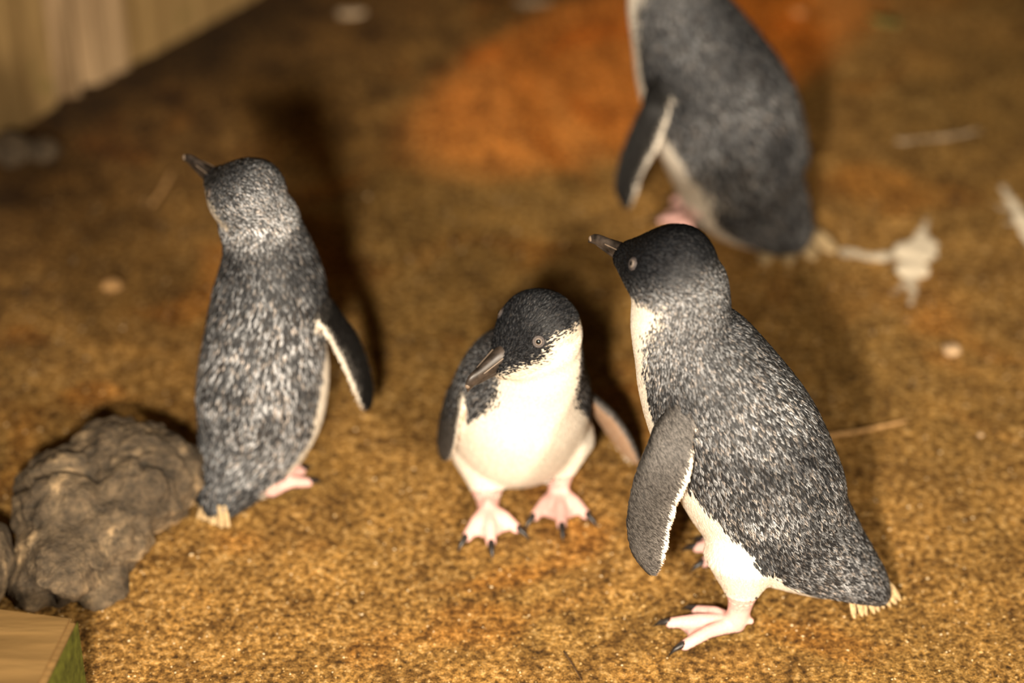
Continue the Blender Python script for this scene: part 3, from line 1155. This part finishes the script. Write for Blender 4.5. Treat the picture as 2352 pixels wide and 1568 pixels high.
build_penguin(dict(
    label='penguin with its back turned standing beside the lumpy rock', base=on_ground(610, 1120) * np.array([1, 1, 0]),
    rings=R2, L=l2, head=hd2, R=0.0285, face=np.array([-0.70, 0.60, 0.20]), headup=UP, headtone=(1.7, 2.1), line=(-0.7, -0.35, 0.0, 0.05, -0.2),
    legs=[(p2(640, 1020, 0.075), p2(622, 1100, 0.070), on_ground(624, 1143), [on_ground(708, 1118), on_ground(692, 1092), on_ground(654, 1082)], -f2, 0.024),
          (p2(575, 1020, 0.085), p2(570, 1075, 0.11), on_ground(560, 1085), [on_ground(620, 1062), on_ground(606, 1046), on_ground(580, 1042)], -f2, 0.022)],
    flippers=[(fl2, r_out), (fl2b, unit(l2))],
    billdir=np.array([-0.72, 0.50, 0.35]), Lb=0.031,
    tail=(p2(490, 1186, 0.003), np.array([-0.10, -0.2, -0.97]), 0.012), tailw=0.022, quills=7, voxel=0.0016, density=1.0, fliptone=0.03, flipedge=0.78))

# ============ penguin standing farthest from the path
A4 = on_ground(1612, 528)
yaw4 = math.radians(14)
f4 = np.array([-math.cos(yaw4), math.sin(yaw4), 0])
l4 = np.cross(UP, f4)


def p4(px, py, off=0.0):
    return on_plane(px, py, A4 + l4 * off, l4)


R4 = [rg(p4(1850, 560), 26, 1.5, 150, 0.008, 0.7), rg(p4(1828, 540), 55, 1.3, 150, 0.009, 0.8), rg(p4(1785, 500), 92, 1.1, 126, 0.009, 1.0),
      rg(p4(1722, 430), 148, 0.97, 114, 0.0095, 0.8), rg(p4(1692, 345), 166, 0.94, 116, 0.0105, 1.5), rg(p4(1662, 255), 172, 0.92, 126, 0.0105, 1.3),
      rg(p4(1617, 165), 160, 0.93, 138, 0.0095, 0.75), rg(p4(1580, 85), 136, 0.95, 140, 0.008, 0.65), rg(p4(1547, 15), 108, 0.95, 134, 0.006, 0.7),
      rg(p4(1538, -45), 92, 0.95, 126, 0.005, 0.8), rg(p4(1530, -90), 60, 0.95, 120, 0.0045, 0.8)]
hd4 = p4(1527, -88)
fl4 = [(p4(1520, 165, 0.036), p4(1550, 185, 0.040)), (p4(1482, 205, 0.050), p4(1540, 225, 0.052)), (p4(1472, 240, 0.060), p4(1538, 270, 0.062)), (p4(1440, 310, 0.066), p4(1516, 330, 0.066)),
       (p4(1418, 375, 0.070), p4(1484, 390, 0.068)), (p4(1410, 430, 0.072), p4(1463, 440, 0.070)), (p4(1424, 468, 0.072), p4(1450, 472, 0.071)), (p4(1434, 479, 0.072), p4(1442, 480, 0.072))]
build_penguin(dict(
    label='penguin standing farthest back with a plain dark slate back', base=A4 * np.array([1, 1, 0]),
    rings=R4, L=l4, head=hd4, R=0.032, face=np.array([-0.95, 0.25, 0.05]), headup=UP, headtone=(0.6, 0.9), line=(-0.8, -0.6, -0.45, -0.4, -0.4),
    legs=[(p4(1640, 430, 0.028), p4(1602, 488, 0.036), on_ground(1612, 536), [on_ground(1545, 545), on_ground(1520, 516), on_ground(1540, 500)], -f4, 0.030),
          (p4(1640, 420, -0.028), p4(1615, 470, -0.036), on_ground(1610, 486), [on_ground(1560, 490), on_ground(1550, 470), on_ground(1560, 462)], -f4, 0.026)],
    flippers=[(fl4, l4), (mirror(fl4, A4, l4), -l4)], Lb=0.034,
    tail=(p4(1822, 560), np.array([0.12, -0.9, -0.25]), 0.040), tailw=0.050, tailside=unit(np.array([0.95, 0.2, 0.1])), quills=4, quillw=3.0, voxel=0.0018, density=0.9, fliptone=0.02, flipedge=0.74))


# ------------------------------------------------------------------ small things on the soil
def splat(blobs, label, mat, th=0.0016, seed=0):
    """low dried splash on the soil: flattened drops and runs (px, py, radius in m) merged into one lump"""
    parts = []
    C = []
    for q in blobs:
        pts = [on_ground(q[k], q[k + 1]) for k in range(0, len(q) - 2, 2)]
        r0, r1 = q[-2], q[-1]
        if len(pts) == 1:
            pts.append(pts[0] + np.array([0.001, 0, 0]))
        for a, b in zip(pts[:-1], pts[1:]):
            v, f = capsule(a, b, r0, r1, 8)
            parts.append((v * np.array([1, 1, 0.55]), f))
        C += pts
    c = np.mean(C, 0)
    v, f, t = union_mesh(parts, 0.0012, 6)
    for i in range(len(v)):
        q = Vector(v[i]) * 130
        v[i, :2] += 0.0022 * np.array([noise.noise(q), noise.noise(q + Vector((9, 4, 2)))])
    zmax = v[:, 2].max()
    v[:, 2] = np.where(v[:, 2] > 0, th * (v[:, 2] / zmax) ** 0.7 + 0.0004, v[:, 2] * 0.2)
    base = np.array([c[0], c[1], 0])
    o = link_mesh('dropping', v, f, mat, origin=base)
    o.location = base
    return tag(o, label, 'dropping', 'white bird droppings on the soil')


splat([(2102, 580, 0.0190, 0.0190), (2095, 622, 0.0155, 0.0145), (2122, 562, 0.014, 0.012), (2110, 560, 2130, 505, 0.0075, 0.003),
       (2075, 588, 2000, 592, 0.008, 0.0062), (2000, 592, 1945, 580, 0.006, 0.007), (1945, 582, 0.0075, 0.007), (2098, 640, 2092, 700, 0.006, 0.0028), (2080, 650, 2050, 675, 0.004, 0.003),
       (2083, 735, 0.0028, 0.0025)],
      'big star-shaped white dropping with a long arm on the soil', M['guano'], 0.0022, 1)
splat([(2302, 432, 2345, 500, 0.0040, 0.007), (2345, 500, 2380, 560, 0.008, 0.010), (2340, 490, 2275, 470, 0.004, 0.0015), (2350, 520, 2305, 510, 0.004, 0.002)],
      'white dropping splashed in short rays past the star-shaped one', M['guano'], 0.002, 2)
splat([(790, 33, 825, 30, 0.0085, 0.0075)], 'small oval dropping on the soil out in front of the boards', M['guano_dull'], 0.0016, 3)
splat([(1200, 8, 1255, 4, 0.008, 0.006)], 'faint wide dropping between the boards and the farthest penguin', M['guano_dull'], 0.0012, 4)
splat([(1832, 30, 0.0075, 0.007)], 'little round dropping behind the farthest penguin', M['guano_dull'], 0.0016, 5)
splat([(2060, 326, 2170, 316, 0.003, 0.004), (2170, 316, 2255, 300, 0.004, 0.0025)], 'thin streak of dried dropping on bare soil', M['guano_dull'], 0.0010, 6)


def stone_small(px, py, r, label, mat, cat='pebble', group=None, seed=0, flat=0.6):
    bm = bmesh.new()
    bmesh.ops.create_icosphere(bm, subdivisions=3, radius=1)
    v = np.array([x.co[:] for x in bm.verts])
    bm.verts.index_update()
    f = [tuple(x.index for x in q.verts) for q in bm.faces]
    bm.free()
    for i in range(len(v)):
        v[i] *= 1 + 0.28 * noise.noise(Vector(v[i]) * 1.6 + Vector((seed * 3.1, 0, 0)))
    v = v * r * np.array([1.2, 1.0, flat])
    c = on_ground(px, py)
    base = np.array([c[0], c[1], 0])
    v = v + base + UP * r * flat * 0.6
    o = link_mesh('pebble', v, f, mat, origin=base)
    o.location = base
    return tag(o, label, cat, group)


stone_small(2185, 808, 0.0068, 'pale pebble on bare soil below the star-shaped dropping', M['pebble'], seed=1)
stone_small(258, 660, 0.0080, 'tan pebble beyond the penguin with its back turned', M['twig'], seed=2)
stone_small(2252, 1000, 0.0022, 'tiny bright pebble near the twig', M['pebble'], seed=4)


def stick(name, pts, r0, r1, label, mat, cat='twig'):
    g = [on_ground(x, y, z) for x, y, z in pts]
    C = catmull(np.array(g), 5)
    T = np.gradient(C, axis=0)
    ang = np.linspace(0, 2 * math.pi, 8, endpoint=False)
    R = []
    for i, c in enumerate(C):
        t = unit(T[i])
        s = unit(np.cross(t, UP))
        u_ = np.cross(s, t)
        r = r0 + (r1 - r0) * i / (len(C) - 1)
        R.append(c + r * (np.cos(ang)[:, None] * s + np.sin(ang)[:, None] * u_) * (1 + 0.1 * math.sin(i * 2.1)))
    v, f = loft(R)
    base = np.array([v[:, 0].mean(), v[:, 1].mean(), 0])
    o = link_mesh(name, v, f, mat, origin=base)
    o.location = base
    return tag(o, label, cat)


stick('twig', [(1880, 1003, 0.002), (1960, 992, 0.002), (2030, 978, 0.002), (2082, 966, 0.002)], 0.0021, 0.0012, 'straight tan twig lying behind the streaked penguin', M['twig'])
stick('twig', [(1295, 1495, 0.001), (1318, 1530, 0.001), (1336, 1562, 0.001)], 0.0007, 0.0004, 'thin dark twig on the soil in front of the penguins', M['darktwig'])
stick('twig', [(395, 395, 0.002), (372, 435, 0.002), (348, 470, 0.002)], 0.0019, 0.0012, 'short pale twig near the bill of the penguin with its back turned', M['twig'])

# a fallen leaf
lc = on_ground(2030, 58)
lv_, lf_ = [], []
ld = unit(np.array([0.8, -0.6, 0]))
ls = np.cross(UP, ld)
for i in range(9):
    t = i / 8
    wv_ = 0.009 * math.sin(math.pi * min(1, t * 0.97 + 0.02)) ** 0.8
    for s in (-1, 0, 1):
        for zz_ in (0, 1):
            lv_.append(lc + ld * (t - 0.5) * 0.034 + ls * wv_ * s + UP * (0.002 + 0.003 * abs(s) + 0.0006 * zz_ + 0.003 * t * t))
for i in range(8):
    for s in range(2):
        a = i * 6 + s * 2
        lf_.append((a + 1, a + 7, a + 9, a + 3))
        lf_.append((a, a + 2, a + 8, a + 6))
    lf_.append((i * 6, i * 6 + 6, i * 6 + 7, i * 6 + 1))
    lf_.append((i * 6 + 4, i * 6 + 5, i * 6 + 11, i * 6 + 10))
o = link_mesh('fallen_leaf', lv_, lf_, M['leaf'], origin=np.array([lc[0], lc[1], 0]))
o.location = (lc[0], lc[1], 0)
tag(o, 'small green leaf fallen on the soil', 'leaf')

# sand grains lying loose on the soil near the path: too many to count
NG = 9000
oct_v = np.array([[1, 0, 0], [-1, 0, 0], [0, 1, 0], [0, -1, 0], [0, 0, 1], [0, 0, -1]], float)
oct_f = np.array([[0, 2, 4], [2, 1, 4], [1, 3, 4], [3, 0, 4], [2, 0, 5], [1, 2, 5], [3, 1, 5], [0, 3, 5]])
gx = rng.uniform(-0.42, 0.52, NG)
gy = 1.08 + 0.75 * rng.random(NG) ** 1.4
keepg = np.ones(NG, bool)
sz_ = rng.uniform(0.0004, 0.0011, NG) * (1 + 0.6 * (rng.random(NG) < 0.05))
ax = rng.uniform(0.7, 1.5, (NG, 3))
th_ = rng.uniform(0, math.pi, NG)
V_ = oct_v[None] * sz_[:, None, None] * ax[:, None, :]
ct, st = np.cos(th_)[:, None], np.sin(th_)[:, None]
X_ = V_[..., 0] * ct - V_[..., 1] * st
Y_ = V_[..., 0] * st + V_[..., 1] * ct
gz = np.array([ground_z(a, b) for a, b in zip(gx, gy)]) - 0.0008
V_ = np.stack([X_ + gx[:, None], Y_ + gy[:, None], V_[..., 2] * 0.8 + gz[:, None]], -1).reshape(-1, 3)
F_ = (oct_f[None] + (np.arange(NG) * 6)[:, None, None]).reshape(-1, 3)
cg = rng.random(NG)
gc = np.where((cg < 0.55)[:, None], np.array([[0.42, 0.27, 0.10]]), np.where((cg < 0.85)[:, None], np.array([[0.16, 0.09, 0.03]]), np.array([[0.62, 0.47, 0.27]])))
o = link_mesh('sand_grains', V_, F_, attr_material('sand_grain', 0.8, 0.3, 400.0, 0.2), origin=np.zeros(3), smooth=False)
color_attr(o.data, np.repeat(gc, 6, 0))
o.parent = FLOOR
o['kind'] = 'stuff'
